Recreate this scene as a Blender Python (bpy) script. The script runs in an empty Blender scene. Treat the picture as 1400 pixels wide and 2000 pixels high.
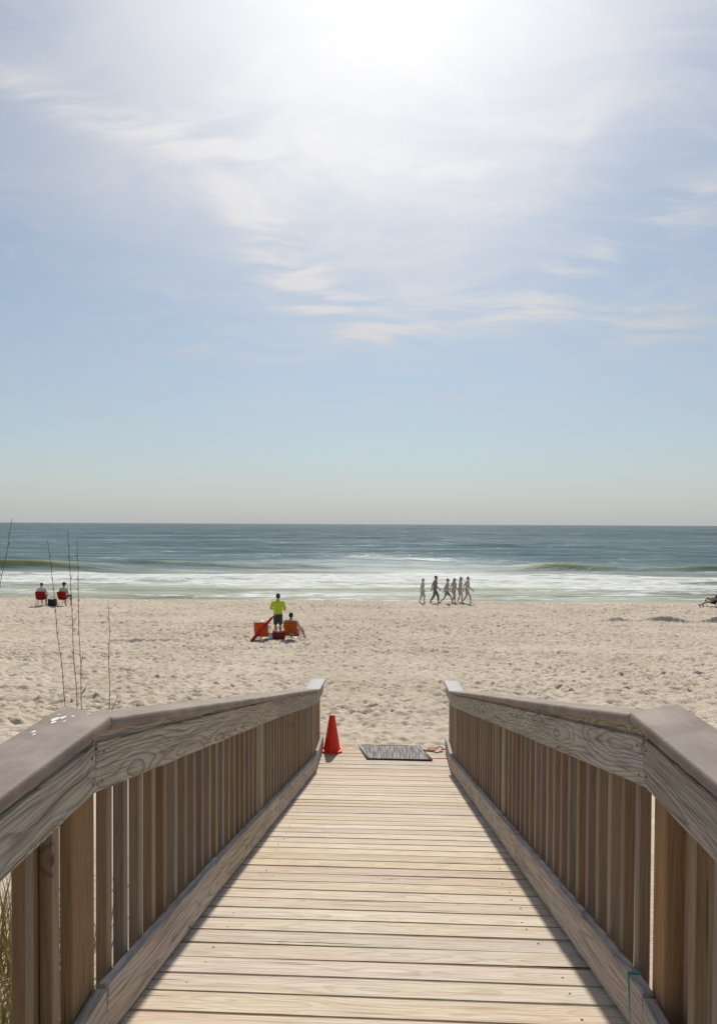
import bpy, bmesh, math, random
import numpy as np
from mathutils import Vector, Matrix
R = math.radians
random.seed(7); rng = np.random.default_rng(11)
scene = bpy.context.scene
C = scene.collection

# ------------------------------------------------------------------ camera
CAM = Vector((.035, 0, 1.525))
yaw, pit, rol = .043, -.02, .0049
fw = Vector((-math.sin(yaw)*math.cos(pit), math.cos(yaw)*math.cos(pit), math.sin(pit)))
r0 = Vector((math.cos(yaw), math.sin(yaw), 0)); u0 = r0.cross(fw)
rt = math.cos(rol)*r0 + math.sin(rol)*u0; up = rt.cross(fw)
cd = bpy.data.cameras.new('camera'); cam = bpy.data.objects.new('camera', cd); C.objects.link(cam)
cd.sensor_fit = 'VERTICAL'; cd.sensor_height = 24; cd.lens = 24*1340/2000
cd.shift_y = 50.3/2000; cd.clip_start = .05; cd.clip_end = 60000
m = Matrix((rt, up, -fw)).transposed().to_4x4(); m.translation = CAM
cam.matrix_world = m; scene.camera = cam

# ------------------------------------------------------------------ light
SUN_EL, SUN_AZ = R(44), R(0.7)          # azimuth from +Y towards +X
sdir = Vector((math.sin(SUN_AZ)*math.cos(SUN_EL), math.cos(SUN_AZ)*math.cos(SUN_EL), math.sin(SUN_EL)))
sl = bpy.data.lights.new('sun', 'SUN'); so = bpy.data.objects.new('sun', sl); C.objects.link(so)
sl.energy = 3.3; sl.angle = R(1.3); sl.color = (1, .955, .88)
so.rotation_euler = sdir.to_track_quat('Z', 'Y').to_euler(); so.location = (0, 10, 20)
vs = scene.view_settings
vs.view_transform = 'Standard'; vs.look = 'None'; vs.gamma = 1; vs.use_curve_mapping = False; vs.exposure = 0.32

# ------------------------------------------------------------------ node helper
class N:
    def __init__(s, tree): s.t = tree; s.t.nodes.clear()
    def n(s, typ, **kw):
        o = s.t.nodes.new(typ)
        for k, v in kw.items(): setattr(o, k, v)
        return o
    def put(s, sock, v):
        if v is None: return
        if isinstance(v, bpy.types.NodeSocket): s.t.links.new(v, sock)
        else:
            if isinstance(v, (tuple, list)) and len(v) == 3 and sock.type == 'RGBA': v = (*v, 1)
            sock.default_value = v
    def m(s, op, a, b=None, c=None, clamp=False):
        o = s.n('ShaderNodeMath', operation=op, use_clamp=clamp)
        for i, v in enumerate((a, b, c)): s.put(o.inputs[i], v)
        return o.outputs[0]
    def v(s, op, a, b=None, sc=None):
        o = s.n('ShaderNodeVectorMath', operation=op); s.put(o.inputs[0], a)
        if b is not None: s.put(o.inputs[1], b)
        if sc is not None: s.put(o.inputs[3], sc)
        return o.outputs[1] if op in ('LENGTH', 'DOT_PRODUCT', 'DISTANCE') else o.outputs[0]
    def noise(s, vec, scale, detail=3, rough=.55, dist=0, col=False):
        o = s.n('ShaderNodeTexNoise'); s.put(o.inputs['Vector'], vec); s.put(o.inputs['Scale'], scale)
        s.put(o.inputs['Detail'], detail); s.put(o.inputs['Roughness'], rough); s.put(o.inputs['Distortion'], dist)
        return o.outputs[1 if col else 0]
    def vor(s, vec, scale, out=0, rnd=1):
        o = s.n('ShaderNodeTexVoronoi'); s.put(o.inputs['Vector'], vec); s.put(o.inputs['Scale'], scale); s.put(o.inputs['Randomness'], rnd)
        return o.outputs[out]
    def rng(s, v, a, b, c=0., d=1., smooth=False):
        o = s.n('ShaderNodeMapRange', clamp=True, interpolation_type='SMOOTHSTEP' if smooth else 'LINEAR')
        for i, x in enumerate((v, a, b, c, d)): s.put(o.inputs[i], x)
        return o.outputs[0]
    def mix(s, f, a, b, mode='MIX'):
        o = s.n('ShaderNodeMix', data_type='RGBA', blend_type=mode, clamp_factor=True)
        s.put(o.inputs[0], f); s.put(o.inputs[6], a); s.put(o.inputs[7], b); return o.outputs[2]
    def xyz(s, vec):
        o = s.n('ShaderNodeSeparateXYZ'); s.put(o.inputs[0], vec); return o.outputs
    def comb(s, x, y, z):
        o = s.n('ShaderNodeCombineXYZ')
        for i, v in enumerate((x, y, z)): s.put(o.inputs[i], v)
        return o.outputs[0]
    def bump(s, h, strength, dist, normal=None):
        o = s.n('ShaderNodeBump'); s.put(o.inputs['Strength'], strength); s.put(o.inputs['Distance'], dist); s.put(o.inputs['Height'], h)
        if normal is not None: s.put(o.inputs['Normal'], normal)
        return o.outputs[0]
    def bsdf(s, col, rough=.6, normal=None, metal=0., spec=.5, trans=0.):
        b = s.n('ShaderNodeBsdfPrincipled'); s.put(b.inputs['Base Color'], col); s.put(b.inputs['Roughness'], rough)
        s.put(b.inputs['Metallic'], metal); s.put(b.inputs['Specular IOR Level'], spec); s.put(b.inputs['Normal'], normal)
        o = s.n('ShaderNodeOutputMaterial'); s.t.links.new(b.outputs[0], o.inputs[0]); return b
def mat(name):
    m = bpy.data.materials.new(name); m.use_nodes = True; return m, N(m.node_tree)

# ------------------------------------------------------------------ world: clear hazy sky with thin cirrus
w = bpy.data.worlds.new('World'); scene.world = w; w.use_nodes = True
k = N(w.node_tree)
sky = k.n('ShaderNodeTexSky', sky_type='NISHITA', sun_disc=False)
sky.sun_elevation = SUN_EL; sky.sun_rotation = SUN_AZ; sky.altitude = 0
sky.air_density = 1.0; sky.dust_density = .35; sky.ozone_density = 1.2
d = k.n('ShaderNodeTexCoord').outputs['Generated']
d = k.v('NORMALIZE', d)
dx, dy, dz = k.xyz(d)
den = k.m('ADD', k.m('MAXIMUM', dz, 0.), .16)
pl = k.comb(k.m('DIVIDE', dx, den), k.m('DIVIDE', dy, den), 0)          # cloud sheet seen in perspective
warp = k.noise(pl, 1.3, 3, .55, 0, True)
pw = k.v('ADD', pl, k.v('SCALE', k.v('SUBTRACT', warp, (.5, .5, .5)), None, .55))
wis = k.noise(k.v('MULTIPLY', pw, (1.6, 2.2, 1)), 1.9, 7, .62, .6)
wis2 = k.noise(k.v('MULTIPLY', pw, (1.0, 3.4, 1)), 2.6, 6, .6, .35)
veil = k.noise(k.v('ADD', pw, (3.1, .7, 0)), .75, 3, .5)
# direction of a few thicker wisps of cirrus: (x, z, width, height, tilt, strength)
def wisp(px, py, sx, sy, tilt):
    c = Vector(((px-757)/1340, 1, (1023-py)/1340)).normalized()
    a = k.m('SUBTRACT', dx, c.x); b = k.m('SUBTRACT', dz, c.z)
    ct, st = math.cos(tilt), math.sin(tilt)
    p = k.m('DIVIDE', k.m('ADD', k.m('MULTIPLY', a, ct), k.m('MULTIPLY', b, st)), sx)
    q = k.m('DIVIDE', k.m('SUBTRACT', k.m('MULTIPLY', b, ct), k.m('MULTIPLY', a, st)), sy)
    r2 = k.m('ADD', k.m('MULTIPLY', p, p), k.m('MULTIPLY', q, q))
    e = k.m('POWER', 2.718, k.m('MULTIPLY', r2, -1.))
    return k.m('MULTIPLY', e, k.m('GREATER_THAN', dy, 0.))
ws = None
for a, wt in (((620, 585, .10, .028, -.35), 1.0), ((520, 470, .085, .03, -.75), .8), ((760, 650, .09, .018, .12), .7), ((1000, 610, .12, .02, -.12), .85),
              ((1270, 640, .07, .03, .1), .5), ((70, 185, .12, .016, -.1), .9), ((480, 695, .10, .016, -.05), .4), ((170, 795, .09, .012, -.22), .45),
              ((1250, 460, .25, .022, .42), .5), ((480, 300, .22, .03, -.1), .35), ((1230, 330, .40, .26, .2), .22), ((330, 110, .34, .10, -.2), .10), ((1050, 800, .22, .02, -.05), .35)):
    e = k.m('MULTIPLY', wisp(*a), wt); ws = e if ws is None else k.m('ADD', ws, e)
cir = k.m('MULTIPLY', k.rng(wis2, .38, .72), ws)
gen = k.m('MULTIPLY', k.rng(wis, .50, .80), .24)
vl = k.rng(veil, .38, .70, .06, .30)
sx = k.v('DOT_PRODUCT', d, tuple(sdir))
glow = k.m('POWER', 2.718, k.m('MULTIPLY', k.m('SUBTRACT', 1., sx), -9.3))     # sun shining through the thin high cloud
cov = k.m('ADD', k.m('ADD', cir, gen), vl)
cov = k.m('MULTIPLY', cov, k.rng(dz, .0, .22, .25, 1.))
cov = k.m('ADD', cov, k.m('MULTIPLY', glow, .78), clamp=True)
lum = k.m('ADD', 5.4, k.m('MULTIPLY', glow, 6.2))
ccol = k.v('SCALE', k.comb(1.0, 1.0, 1.02), None, lum)
hz = k.m('POWER', 2.718, k.m('MULTIPLY', k.m('MAXIMUM', dz, 0.), -6.5))      # sea haze towards the horizon, the same all round
skyh = k.mix(k.m('MULTIPLY', hz, .93), k.v('MULTIPLY', sky.outputs[0], (.92, .99, .99)), (4.7, 4.98, 5.2))
mixc = k.mix(cov, skyh, ccol)
bg = k.n('ShaderNodeBackground'); k.put(bg.inputs[0], mixc); k.put(bg.inputs[1], .074)
wo = k.n('ShaderNodeOutputWorld'); k.t.links.new(bg.outputs[0], wo.inputs[0])

# ------------------------------------------------------------------ object helpers
def link(name, me, m=None, parent=None, loc=(0, 0, 0), rot=None, smooth=False):
    o = bpy.data.objects.new(name, me); C.objects.link(o)
    if m is not None and not me.materials: me.materials.append(m)
    o.location = loc
    if rot is not None: o.rotation_euler = rot
    if parent is not None: o.parent = parent
    if smooth: me.polygons.foreach_set('use_smooth', [True]*len(me.polygons))
    return o
def mesh(name, vs_, fs): me = bpy.data.meshes.new(name); me.from_pydata([tuple(v) for v in vs_], [], fs); me.update(); return me
def tag(o, label, cat, group=None):
    o['label'] = label; o['category'] = cat
    if group: o['group'] = group
    return o
def empty(name, loc=(0, 0, 0), rz=0):
    o = bpy.data.objects.new(name, None); C.objects.link(o); o.location = loc; o.rotation_euler = (0, 0, rz); o.empty_display_size = .1; return o
def bevel(bm, off, seg=1):
    bmesh.ops.bevel(bm, geom=bm.edges[:], offset=off, segments=seg, affect='EDGES', profile=.6)
def box_mesh(name, lx, ly, lz, bev=.003, seg=1, cuts=0, wob=0):
    bm = bmesh.new(); bmesh.ops.create_cube(bm, size=1)
    for v in bm.verts: v.co = Vector((v.co.x*lx, v.co.y*ly, v.co.z*lz))
    if bev: bevel(bm, bev, seg)
    me = bpy.data.meshes.new(name); bm.to_mesh(me); bm.free(); return me
class MB:
    def __init__(s): s.v = []; s.f = []
    def tube(s, pts, rad, n=8, side=None, cap=True):
        """loft of ellipses; rad items: r or (rx, ry); side = preferred rx direction"""
        pts = [Vector(p) for p in pts]; b0 = len(s.v); rings = []
        prev = None
        for i, p in enumerate(pts):
            t = (pts[min(i+1, len(pts)-1)] - pts[max(i-1, 0)])
            t = t.normalized() if t.length > 1e-9 else Vector((0, 0, 1))
            a = Vector(side) if side is not None else (prev if prev is not None else (Vector((1, 0, 0)) if abs(t.x) < .9 else Vector((0, 1, 0))))
            a = (a - t*a.dot(t)); a = a.normalized() if a.length > 1e-6 else t.orthogonal().normalized()
            prev = a; b = t.cross(a)
            r = rad[i] if isinstance(rad, (list, tuple)) else rad
            rx, ry = r if isinstance(r, (list, tuple)) else (r, r)
            rings.append(len(s.v))
            for j in range(n):
                th = 2*math.pi*j/n; s.v.append(p + a*(rx*math.cos(th)) + b*(ry*math.sin(th)))
        for i in range(len(rings)-1):
            for j in range(n):
                j2 = (j+1) % n
                s.f.append((rings[i]+j, rings[i]+j2, rings[i+1]+j2, rings[i+1]+j))
        if cap:
            s.f.append(tuple(rings[0]+j for j in reversed(range(n)))); s.f.append(tuple(rings[-1]+j for j in range(n)))
        return s
    def ball(s, c, r, n=10, m_=7, side=(1, 0, 0), axis=(0, 0, 1)):
        rx, ry, rz = r if isinstance(r, (tuple, list)) else (r, r, r)
        c = Vector(c); ax = Vector(axis).normalized(); sd = Vector(side); sd = (sd-ax*sd.dot(ax)).normalized(); ot = ax.cross(sd)
        pts = []; rr = []
        for i in range(m_+1):
            a = math.pi*i/m_; cz = -math.cos(a); q = max(math.sin(a), .06)
            pts.append(c+ax*(rz*cz)); rr.append((rx*q, ry*q))
        return s.tube(pts, rr, n, tuple(sd))
    def quad(s, a, b, c, d_):
        i = len(s.v); s.v += [Vector(a), Vector(b), Vector(c), Vector(d_)]; s.f.append((i, i+1, i+2, i+3)); return s
    def box(s, lo, hi):
        i = len(s.v); x0, y0, z0 = lo; x1, y1, z1 = hi
        s.v += [Vector(p) for p in ((x0, y0, z0), (x1, y0, z0), (x1, y1, z0), (x0, y1, z0), (x0, y0, z1), (x1, y0, z1), (x1, y1, z1), (x0, y1, z1))]
        s.f += [tuple(i+j for j in q) for q in ((0, 3, 2, 1), (4, 5, 6, 7), (0, 1, 5, 4), (1, 2, 6, 5), (2, 3, 7, 6), (3, 0, 4, 7))]; return s
    def build(s, name, m_, parent=None, smooth=True, loc=(0, 0, 0)):
        return link(name, mesh(name, s.v, s.f), m_, parent, loc, smooth=smooth)

# ------------------------------------------------------------------ materials
def wood(name, light, dark, grey, greyness=.5, ring=.5, var=1., fib=.35, orange=0., knots=1., ringf=430., crack=.3, bump=.6):
    m, k = mat(name)
    rnd = k.n('ShaderNodeObjectInfo').outputs['Random']
    o = k.n('ShaderNodeTexCoord').outputs['Object']
    off = k.v('SCALE', k.comb(37.1, 11.3, 23.7), None, rnd)
    rnd2 = k.m('FRACT', k.m('MULTIPLY', rnd, 97.31)); rnd3 = k.m('FRACT', k.m('MULTIPLY', rnd, 331.7))
    p = k.v('ADD', o, off); x, y, z = k.xyz(p); ox, oy, oz = k.xyz(o)
    # knots: sparse cells stretched along the board
    kv = k.comb(k.m('MULTIPLY', x, 3.0), k.m('MULTIPLY', y, 10.), k.m('MULTIPLY', z, 2.2))
    kd = k.vor(kv, 1.0); kc = k.xyz(k.vor(kv, 1.0, 1))[0]
    on = k.m('LESS_THAN', kc, 0.13*knots)
    bulge = k.m('MULTIPLY', k.m('POWER', 2.718, k.m('MULTIPLY', k.m('MULTIPLY', kd, kd), -28.)), on)
    wp = k.noise(k.comb(k.m('MULTIPLY', x, .9), k.m('MULTIPLY', y, 3.), z), 1.5, 2, .5, 0, True)
    wx, wy, wz = k.xyz(wp)
    yy = k.m('ADD', k.m('ADD', oy, k.m('MULTIPLY_ADD', rnd2, .10, -.05)), k.m('MULTIPLY_ADD', wx, .07, -.035))
    zz = k.m('ADD', k.m('ADD', oz, k.m('MULTIPLY_ADD', rnd3, .05, .015)), k.m('MULTIPLY_ADD', wy, .15, -.075))
    r = k.m('SQRT', k.m('ADD', k.m('MULTIPLY', yy, yy), k.m('MULTIPLY', zz, zz)))
    r = k.m('ADD', r, k.m('MULTIPLY', bulge, .03))
    r = k.m('ADD', r, k.m('MULTIPLY', k.noise(k.v('MULTIPLY', p, (5, 40, 40)), 1., 3, .6), .004))
    ph = k.m('FRACT', k.m('MULTIPLY', r, ringf/6.283))
    rmod = k.rng(k.noise(k.v('MULTIPLY', p, (1.5, 12, 12)), 1., 3, .6), .3, .62, .45, 1.)
    rg = k.m('MULTIPLY', k.m('MULTIPLY', k.m('POWER', ph, 3.6), k.rng(ph, .93, 1., 1., 0.)), rmod)
    fb = k.noise(k.v('MULTIPLY', p, (5, 190, 190)), 1., 4, .65)
    fb2 = k.noise(k.v('MULTIPLY', p, (1.6, 38, 38)), 1., 3, .6)
    pat = k.noise(k.v('MULTIPLY', p, (1.3, 7, 7)), 1., 4, .6)
    g = k.rng(pat, .5-.3*greyness-.05, .85-.35*greyness, 0, 1)
    if orange:
        warm = k.m('MULTIPLY', k.m('GREATER_THAN', rnd3, 1-orange), .8)
        lightc = k.mix(warm, light, (.22, .125, .075)); greyc = k.mix(warm, grey, (.22, .125, .075))
    else: lightc, greyc = light, grey
    base = k.mix(g, lightc, greyc)
    base = k.mix(k.m('MULTIPLY', rg, ring), base, dark)
    base = k.mix(k.m('MULTIPLY', k.rng(fb, .46, .72), fib), base, dark)
    base = k.mix(k.m('MULTIPLY', k.rng(fb2, .52, .75), fib*.7), base, dark)
    hue = k.n('ShaderNodeHueSaturation'); k.put(hue.inputs['Color'], base)
    k.put(hue.inputs['Value'], k.m('MULTIPLY_ADD', rnd2, .34*var, 1-.17*var)); k.put(hue.inputs['Saturation'], k.m('MULTIPLY_ADD', rnd, .5*var, 1-.25*var)); k.put(hue.inputs['Hue'], k.m('MULTIPLY_ADD', rnd3, .03*var, .5-.015*var))
    kn = k.m('MULTIPLY', k.m('ADD', k.rng(kd, .04, .08, 1, 0), k.m('MULTIPLY', k.rng(k.m('ABSOLUTE', k.m('SUBTRACT', kd, .13)), .0, .025, 1, 0), .55)), on)
    base = k.mix(k.m('MULTIPLY', kn, .8), hue.outputs[0], tuple(c*.30 for c in dark))
    ck = k.noise(k.v('MULTIPLY', p, (1.1, 55, 55)), 1., 2, .5)
    ckm = k.rng(ck, .705, .735)
    tint = k.noise(k.v('MULTIPLY', p, (.8, 26, 26)), 1., 2, .5, 0, True)
    base = k.mix(.10, base, k.mix(1., base, tint, 'OVERLAY'))
    base = k.mix(k.m('MULTIPLY', ckm, crack), base, tuple(c*.25 for c in dark))
    h = k.m('SUBTRACT', k.m('SUBTRACT', k.m('MULTIPLY', fb, .6), k.m('MULTIPLY', rg, .35)), k.m('MULTIPLY', ckm, 1.2*crack))
    h = k.m('SUBTRACT', h, k.m('MULTIPLY', kn, .5))
    k.bsdf(base, k.m('MULTIPLY_ADD', fb, .2, .68), k.bump(h, bump, .0022), spec=.25)
    return m
M_deck = wood('sun_bleached_decking', (.61, .488, .352), (.235, .163, .11), (.625, .532, .43), .45, ring=.55, fib=.70, var=.6, knots=1.3, ringf=460, crack=.95, bump=.8)
M_rail = wood('weathered_grey_lumber', (.46, .375, .28), (.06, .044, .033), (.50, .43, .355), .75, ring=1.0, fib=.75, var=.6, knots=1.8, ringf=580, crack=.8, bump=.9)
M_curb = wood('weathered_curb_lumber', (.46, .375, .30), (.10, .075, .06), (.54, .465, .40), .75, ring=.7, fib=.75, var=.7, knots=1.5, ringf=360, crack=.9, bump=.9)
M_pick = wood('brown_picket_lumber', (.235, .155, .098), (.085, .053, .034), (.225, .165, .122), .35, ring=.35, fib=.5, var=.7, orange=.08, knots=.9, ringf=620, crack=.6)
M_pickf = wood('lit_picket_face', (.29, .215, .15), (.13, .09, .06), (.29, .235, .19), .5, ring=.3, fib=.45, var=1., knots=.9, ringf=620, crack=.6)  # picket faces towards and away from the deck: the light they catch, put into the colour
M_post = wood('tan_post_lumber', (.33, .205, .105), (.13, .078, .042), (.27, .19, .125), .35, ring=.35, fib=.5, var=.6, knots=1., ringf=560, crack=.6)
M_green = wood('greenish_treated_lumber', (.34, .31, .19), (.18, .155, .09), (.34, .32, .22), .4, ring=.3, fib=.4, var=.5, knots=.4, ringf=520, crack=.4)
def flat(name, col, rough=.6, var=.12, scale=18, bumpd=0., metal=0., spec=.4):
    m, k = mat(name); o = k.n('ShaderNodeTexCoord').outputs['Object']
    n = k.noise(o, scale, 4, .6)
    c = k.mix(n, tuple(x*(1-var) for x in col), tuple(min(1, x*(1+var)) for x in col))
    k.bsdf(c, rough, k.bump(n, .4, bumpd) if bumpd else None, metal, spec); return m
# composite cap board: smooth taupe with dirt and fine grain; a few white splashes
m, k = mat('taupe_cap_board'); M_cap = m
o = k.n('ShaderNodeTexCoord').outputs['Object']; rnd = k.n('ShaderNodeObjectInfo').outputs['Random']
p = k.v('ADD', o, k.v('SCALE', k.comb(13., 7., 0.), None, rnd))
n1 = k.noise(p, 6, 5, .6); n2 = k.noise(k.v('MULTIPLY', p, (3, 90, 90)), 1, 3, .6); n3 = k.noise(p, 160, 3, .6)
c = k.mix(k.rng(n1, .38, .64), (.215, .165, .132), (.325, .265, .222)); c = k.mix(k.m('MULTIPLY', k.rng(n2, .45, .7), .25), c, (.17, .14, .125))
c = k.mix(k.m('MULTIPLY', k.rng(n3, .55, .72), .22), c, (.38, .34, .32))
k.bsdf(c, k.m('MULTIPLY_ADD', n1, .2, .6), k.bump(k.m('ADD', n3, n2), .5, .002), spec=.22)
M_capgrey = flat('pale_grey_cap_board', (.33, .315, .30), .6, .1, 12, .001)  # last bay's cap, a paler grey than the taupe boards
M_splash = flat('white_splash', (.72, .70, .67), .7, .06)
M_teal = flat('teal_paint', (.10, .30, .27), .5, .25, 30)
M_nail = flat('rusty_nail', (.06, .045, .035), .5, .3, 60)
M_red = flat('cone_plastic', (.86, .055, .018), .5, .1, 9)
_b = [n_ for n_ in M_red.node_tree.nodes if n_.type == 'BSDF_PRINCIPLED'][0]
_b.inputs['Subsurface Weight'].default_value = .9; _b.inputs['Subsurface Radius'].default_value = (.12, .02, .01)
M_orange = None
def fabric(name, cols, stripes=0., axis=2, scale=1.):
    m, k = mat(name); o = k.n('ShaderNodeTexCoord').outputs['Object']; co = k.xyz(o)[axis]
    n = k.noise(o, 25, 3, .6)
    if stripes:
        q = k.m('FRACT', k.m('MULTIPLY', co, stripes)); c = cols[0]
        for i, cc in enumerate(cols[1:]): c = k.mix(k.m('GREATER_THAN', q, (i+1)/len(cols)), c, cc)
    else: c = cols[0]
    c = k.mix(k.m('MULTIPLY', k.rng(n, .4, .7), .3), c, (0, 0, 0))
    wv = k.noise(o, 300, 1, .5)
    b = k.bsdf(c, .8, k.bump(k.m('ADD', n, k.m('MULTIPLY', wv, .1)), .5, .01), spec=.2)
    tl = k.n('ShaderNodeBsdfTranslucent'); k.put(tl.inputs[0], c); mx = k.n('ShaderNodeMixShader'); k.put(mx.inputs[0], .4)
    k.t.links.new(b.outputs[0], mx.inputs[1]); k.t.links.new(tl.outputs[0], mx.inputs[2])
    k.t.links.new(mx.outputs[0], [n_ for n_ in k.t.nodes if n_.type == 'OUTPUT_MATERIAL'][0].inputs[0])
    return m
M_metal = flat('aluminium_tube', (.55, .55, .54), .35, .05, 20, 0, .9)
M_dark = flat('dark_steel_tube', (.05, .05, .055), .45, .1, 20, 0, .4)

# ------------------------------------------------------------------ terrain
TY = [-30, -8, 0, 2, 5, 7.2, 8.9, 11, 15, 20, 27.3, 36, 44.2, 45.6, 50, 56, 70, 90]
TZ = [-.5, -.6, -.72, -.80, -1.10, -1.395, -1.405, -1.66, -2.1, -2.56, -3.04, -3.36, -3.53, -3.60, -4.2, -4.7, -5.5, -6.5]
_fy = np.arange(-30, 90, .1); _fz = np.interp(_fy, TY, TZ)
_kk = np.exp(-.5*(np.arange(-12, 13)/4.5)**2); _kk /= _kk.sum()
_fz = np.convolve(np.pad(_fz, 12, 'edge'), _kk, 'valid')
def base_z(X, Y):
    X = np.asarray(X, float); Y = np.asarray(Y, float)
    z = np.interp(Y - .022*X*np.clip((Y-30)/14, 0, 1), _fy, _fz)
    side = np.clip((np.abs(X)-1.15)/1.3, 0, 1); side = side*side*(3-2*side)
    near = np.clip((8.5-Y)/4.5, 0, 1); near = near*near*(3-2*near)
    return z + side*near*(.30 + .12*np.sin(X*.9+1.3)*np.cos(Y*.7))
# periodic tile of trampled sand, 16 m at 2 cm
TS, TN = 16., 800
fx = np.fft.fftfreq(TN, TS/TN); KX, KY = np.meshgrid(fx, fx, indexing='ij'); KR = np.hypot(KX, KY)
def fnoise(f0, f1):
    a = np.fft.fft2(rng.standard_normal((TN, TN))); fl = np.exp(-(KR/f1)**2)*(1-np.exp(-(KR/f0)**2))
    n = np.fft.ifft2(a*fl).real; return n/n.std()
tile = .010*fnoise(.25, .8) + .013*fnoise(1.2, 3.0) + .008*fnoise(3., 7.)
cell = TS/TN
for i in range(9500):
    cx, cy = rng.uniform(0, TN, 2); th = rng.normal(1.57, .9); L_ = rng.uniform(.040, .105); W_ = L_*rng.uniform(.4, .75); dp = L_*rng.uniform(.18, .46)
    hw = int(3.0*L_/cell)+1; ix = np.arange(int(cx)-hw, int(cx)+hw+1); iy = np.arange(int(cy)-hw, int(cy)+hw+1)
    gx, gy = np.meshgrid((ix-cx)*cell, (iy-cy)*cell, indexing='ij')
    a = gx*math.cos(th)+gy*math.sin(th); b = -gx*math.sin(th)+gy*math.cos(th)
    r2 = (a/L_)**2+(b/W_)**2
    st = -dp*np.exp(-r2**2*.9) + dp*.5*np.exp(-((np.sqrt(r2)-1.35)/.30)**2)
    tile[np.ix_(ix % TN, iy % TN)] += st
def tsample(x, y):
    u = (x/cell) % TN; v = (y/cell) % TN; i = u.astype(int) % TN; j = v.astype(int) % TN; a = u-np.floor(u); b = v-np.floor(v)
    i2 = (i+1) % TN; j2 = (j+1) % TN
    return tile[i, j]*(1-a)*(1-b)+tile[i2, j]*a*(1-b)+tile[i, j2]*(1-a)*b+tile[i2, j2]*a*b
def sand_z(X, Y):
    X = np.asarray(X, float); Y = np.asarray(Y, float)
    h = tsample(X, Y) + .75*tsample(X*.83+Y*.55+5.3, -X*.55+Y*.83+2.1)
    amp = np.clip((Y-8.75)/.5, 0, 1)*(1.0+.22*np.sin(X*.31+1.1*np.sin(Y*.23))*np.sin(Y*.42+.6*np.sin(X*.17))+.14*np.sin(Y*1.7+X*.2))
    out = np.clip((np.abs(X)-1.0)/.4, 0, 1); amp = np.maximum(amp, out*.35)
    big = .035*np.sin(X*.55+np.sin(Y*.3)*1.4)*np.sin(Y*.5+X*.13) + .02*np.sin(X*1.3-Y*.8)
    z = base_z(X, Y) + amp*h*(1+.15*np.clip((Y-16)/14, 0, 1)) + np.clip((Y-10)/4, 0, 1)*big*.6
    # raked-up ridges of sand (a bank on the right, a shallow one on the left)
    yc = 35.0+.22*np.sin(X*1.1); rd = np.exp(-((Y-yc)/.2)**2)*np.clip((X-10.2)/1.5, 0, 1)*(.7+.3*np.sin(X*2.3+1))
    yl = 25.3+.1*np.sin(X*1.9); rl = np.exp(-((Y-yl)/.22)**2)*np.clip((X+10.6)/.6, 0, 1)*np.clip((-7.0-X)/.8, 0, 1)
    for (yt, sl_) in ((13.1, .03), (14.7, .03), (21.5, -.02), (23.0, -.02), (31.0, .012), (32.4, .012)):      # faint wheel tracks along the beach
        tt = Y-yt-sl_*X-.25*np.sin(X*.12); z = z + .03*(-np.exp(-(tt/.13)**2)+.6*np.exp(-((np.abs(tt)-.26)/.09)**2))*np.clip(1.2-.5*np.sin(X*.21+yt), .3, 1)*np.clip((np.abs(X)-.5)/2, .4, 1)
    z = z + .30*rd*np.clip((20-X)/2, .55, 1) + .12*rl
    # sand drifted over the end of the decking
    dr = np.clip((Y-8.62)/.25, 0, 1)*np.clip((9.3-Y)/.35, 0, 1)*np.clip((1.0-np.abs(X))/.1, 0, 1)
    return z + dr*(.024+.03*np.sin(X*5.1+.6)*np.sin(X*2.2))*(Y > 8.6)
def graded(lo, hi, f):
    a = [lo]
    while a[-1] < hi: a.append(a[-1]+f(a[-1]))
    return np.array(a)
yr = np.concatenate([graded(-30, 0, lambda y: 1.2), graded(.2, 8.5, lambda y: .12), graded(8.56, 46.5, lambda y: .036+.0013*(y-8.5)), graded(46.7, 62, lambda y: .6)])
xh = graded(0, 32, lambda x: .042 if x < 3.5 else .042+.0022*(x-3.5)); xh = np.concatenate([xh, [36, 42, 50, 65, 90, 140]])
xc_ = np.concatenate([-xh[:0:-1], xh])
GX, GY = np.meshgrid(xc_, yr, indexing='xy'); GZ = sand_z(GX, GY)
def grid_mesh(name, X, Y, Z):
    ny, nx = X.shape; me = bpy.data.meshes.new(name)
    co = np.stack([X, Y, Z], -1).reshape(-1, 3).astype(np.float32)
    idx = np.arange(nx*ny).reshape(ny, nx); q = np.stack([idx[:-1, :-1], idx[:-1, 1:], idx[1:, 1:], idx[1:, :-1]], -1).reshape(-1, 4).astype(np.int32)
    me.vertices.add(len(co)); me.vertices.foreach_set('co', co.ravel())
    me.loops.add(q.size); me.loops.foreach_set('vertex_index', q.ravel())
    me.polygons.add(len(q)); me.polygons.foreach_set('loop_start', np.arange(0, q.size, 4, dtype=np.int32))
    me.update(calc_edges=True); me.polygons.foreach_set('use_smooth', np.ones(len(q), bool)); return me
m, k = mat('beach_sand')
g = k.n('ShaderNodeNewGeometry').outputs['Position']
n1 = k.noise(g, .35, 4, .6); n2 = k.noise(g, 6, 4, .6); n3 = k.noise(g, 45, 3, .65); n4 = k.noise(g, 420, 2, .6)
c = k.mix(k.rng(n1, .35, .65), (.505, .415, .315), (.58, .487, .382)); c = k.mix(k.m('MULTIPLY', k.rng(n2, .45, .75), .35), c, (.42, .335, .255))
c = k.mix(k.m('MULTIPLY', k.rng(n4, .60, .75), .35), c, (.34, .28, .22))
gy_ = k.xyz(g)[1]
c = k.mix(k.rng(gy_, 46.2, 48.), c, (.20, .165, .125))                       # wet sand on the foreshore
k.bsdf(c, .92, k.bump(k.m('ADD', k.m('MULTIPLY', n2, .7), k.m('MULTIPLY', n3, .5)), .75, .035), spec=.15)
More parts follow.
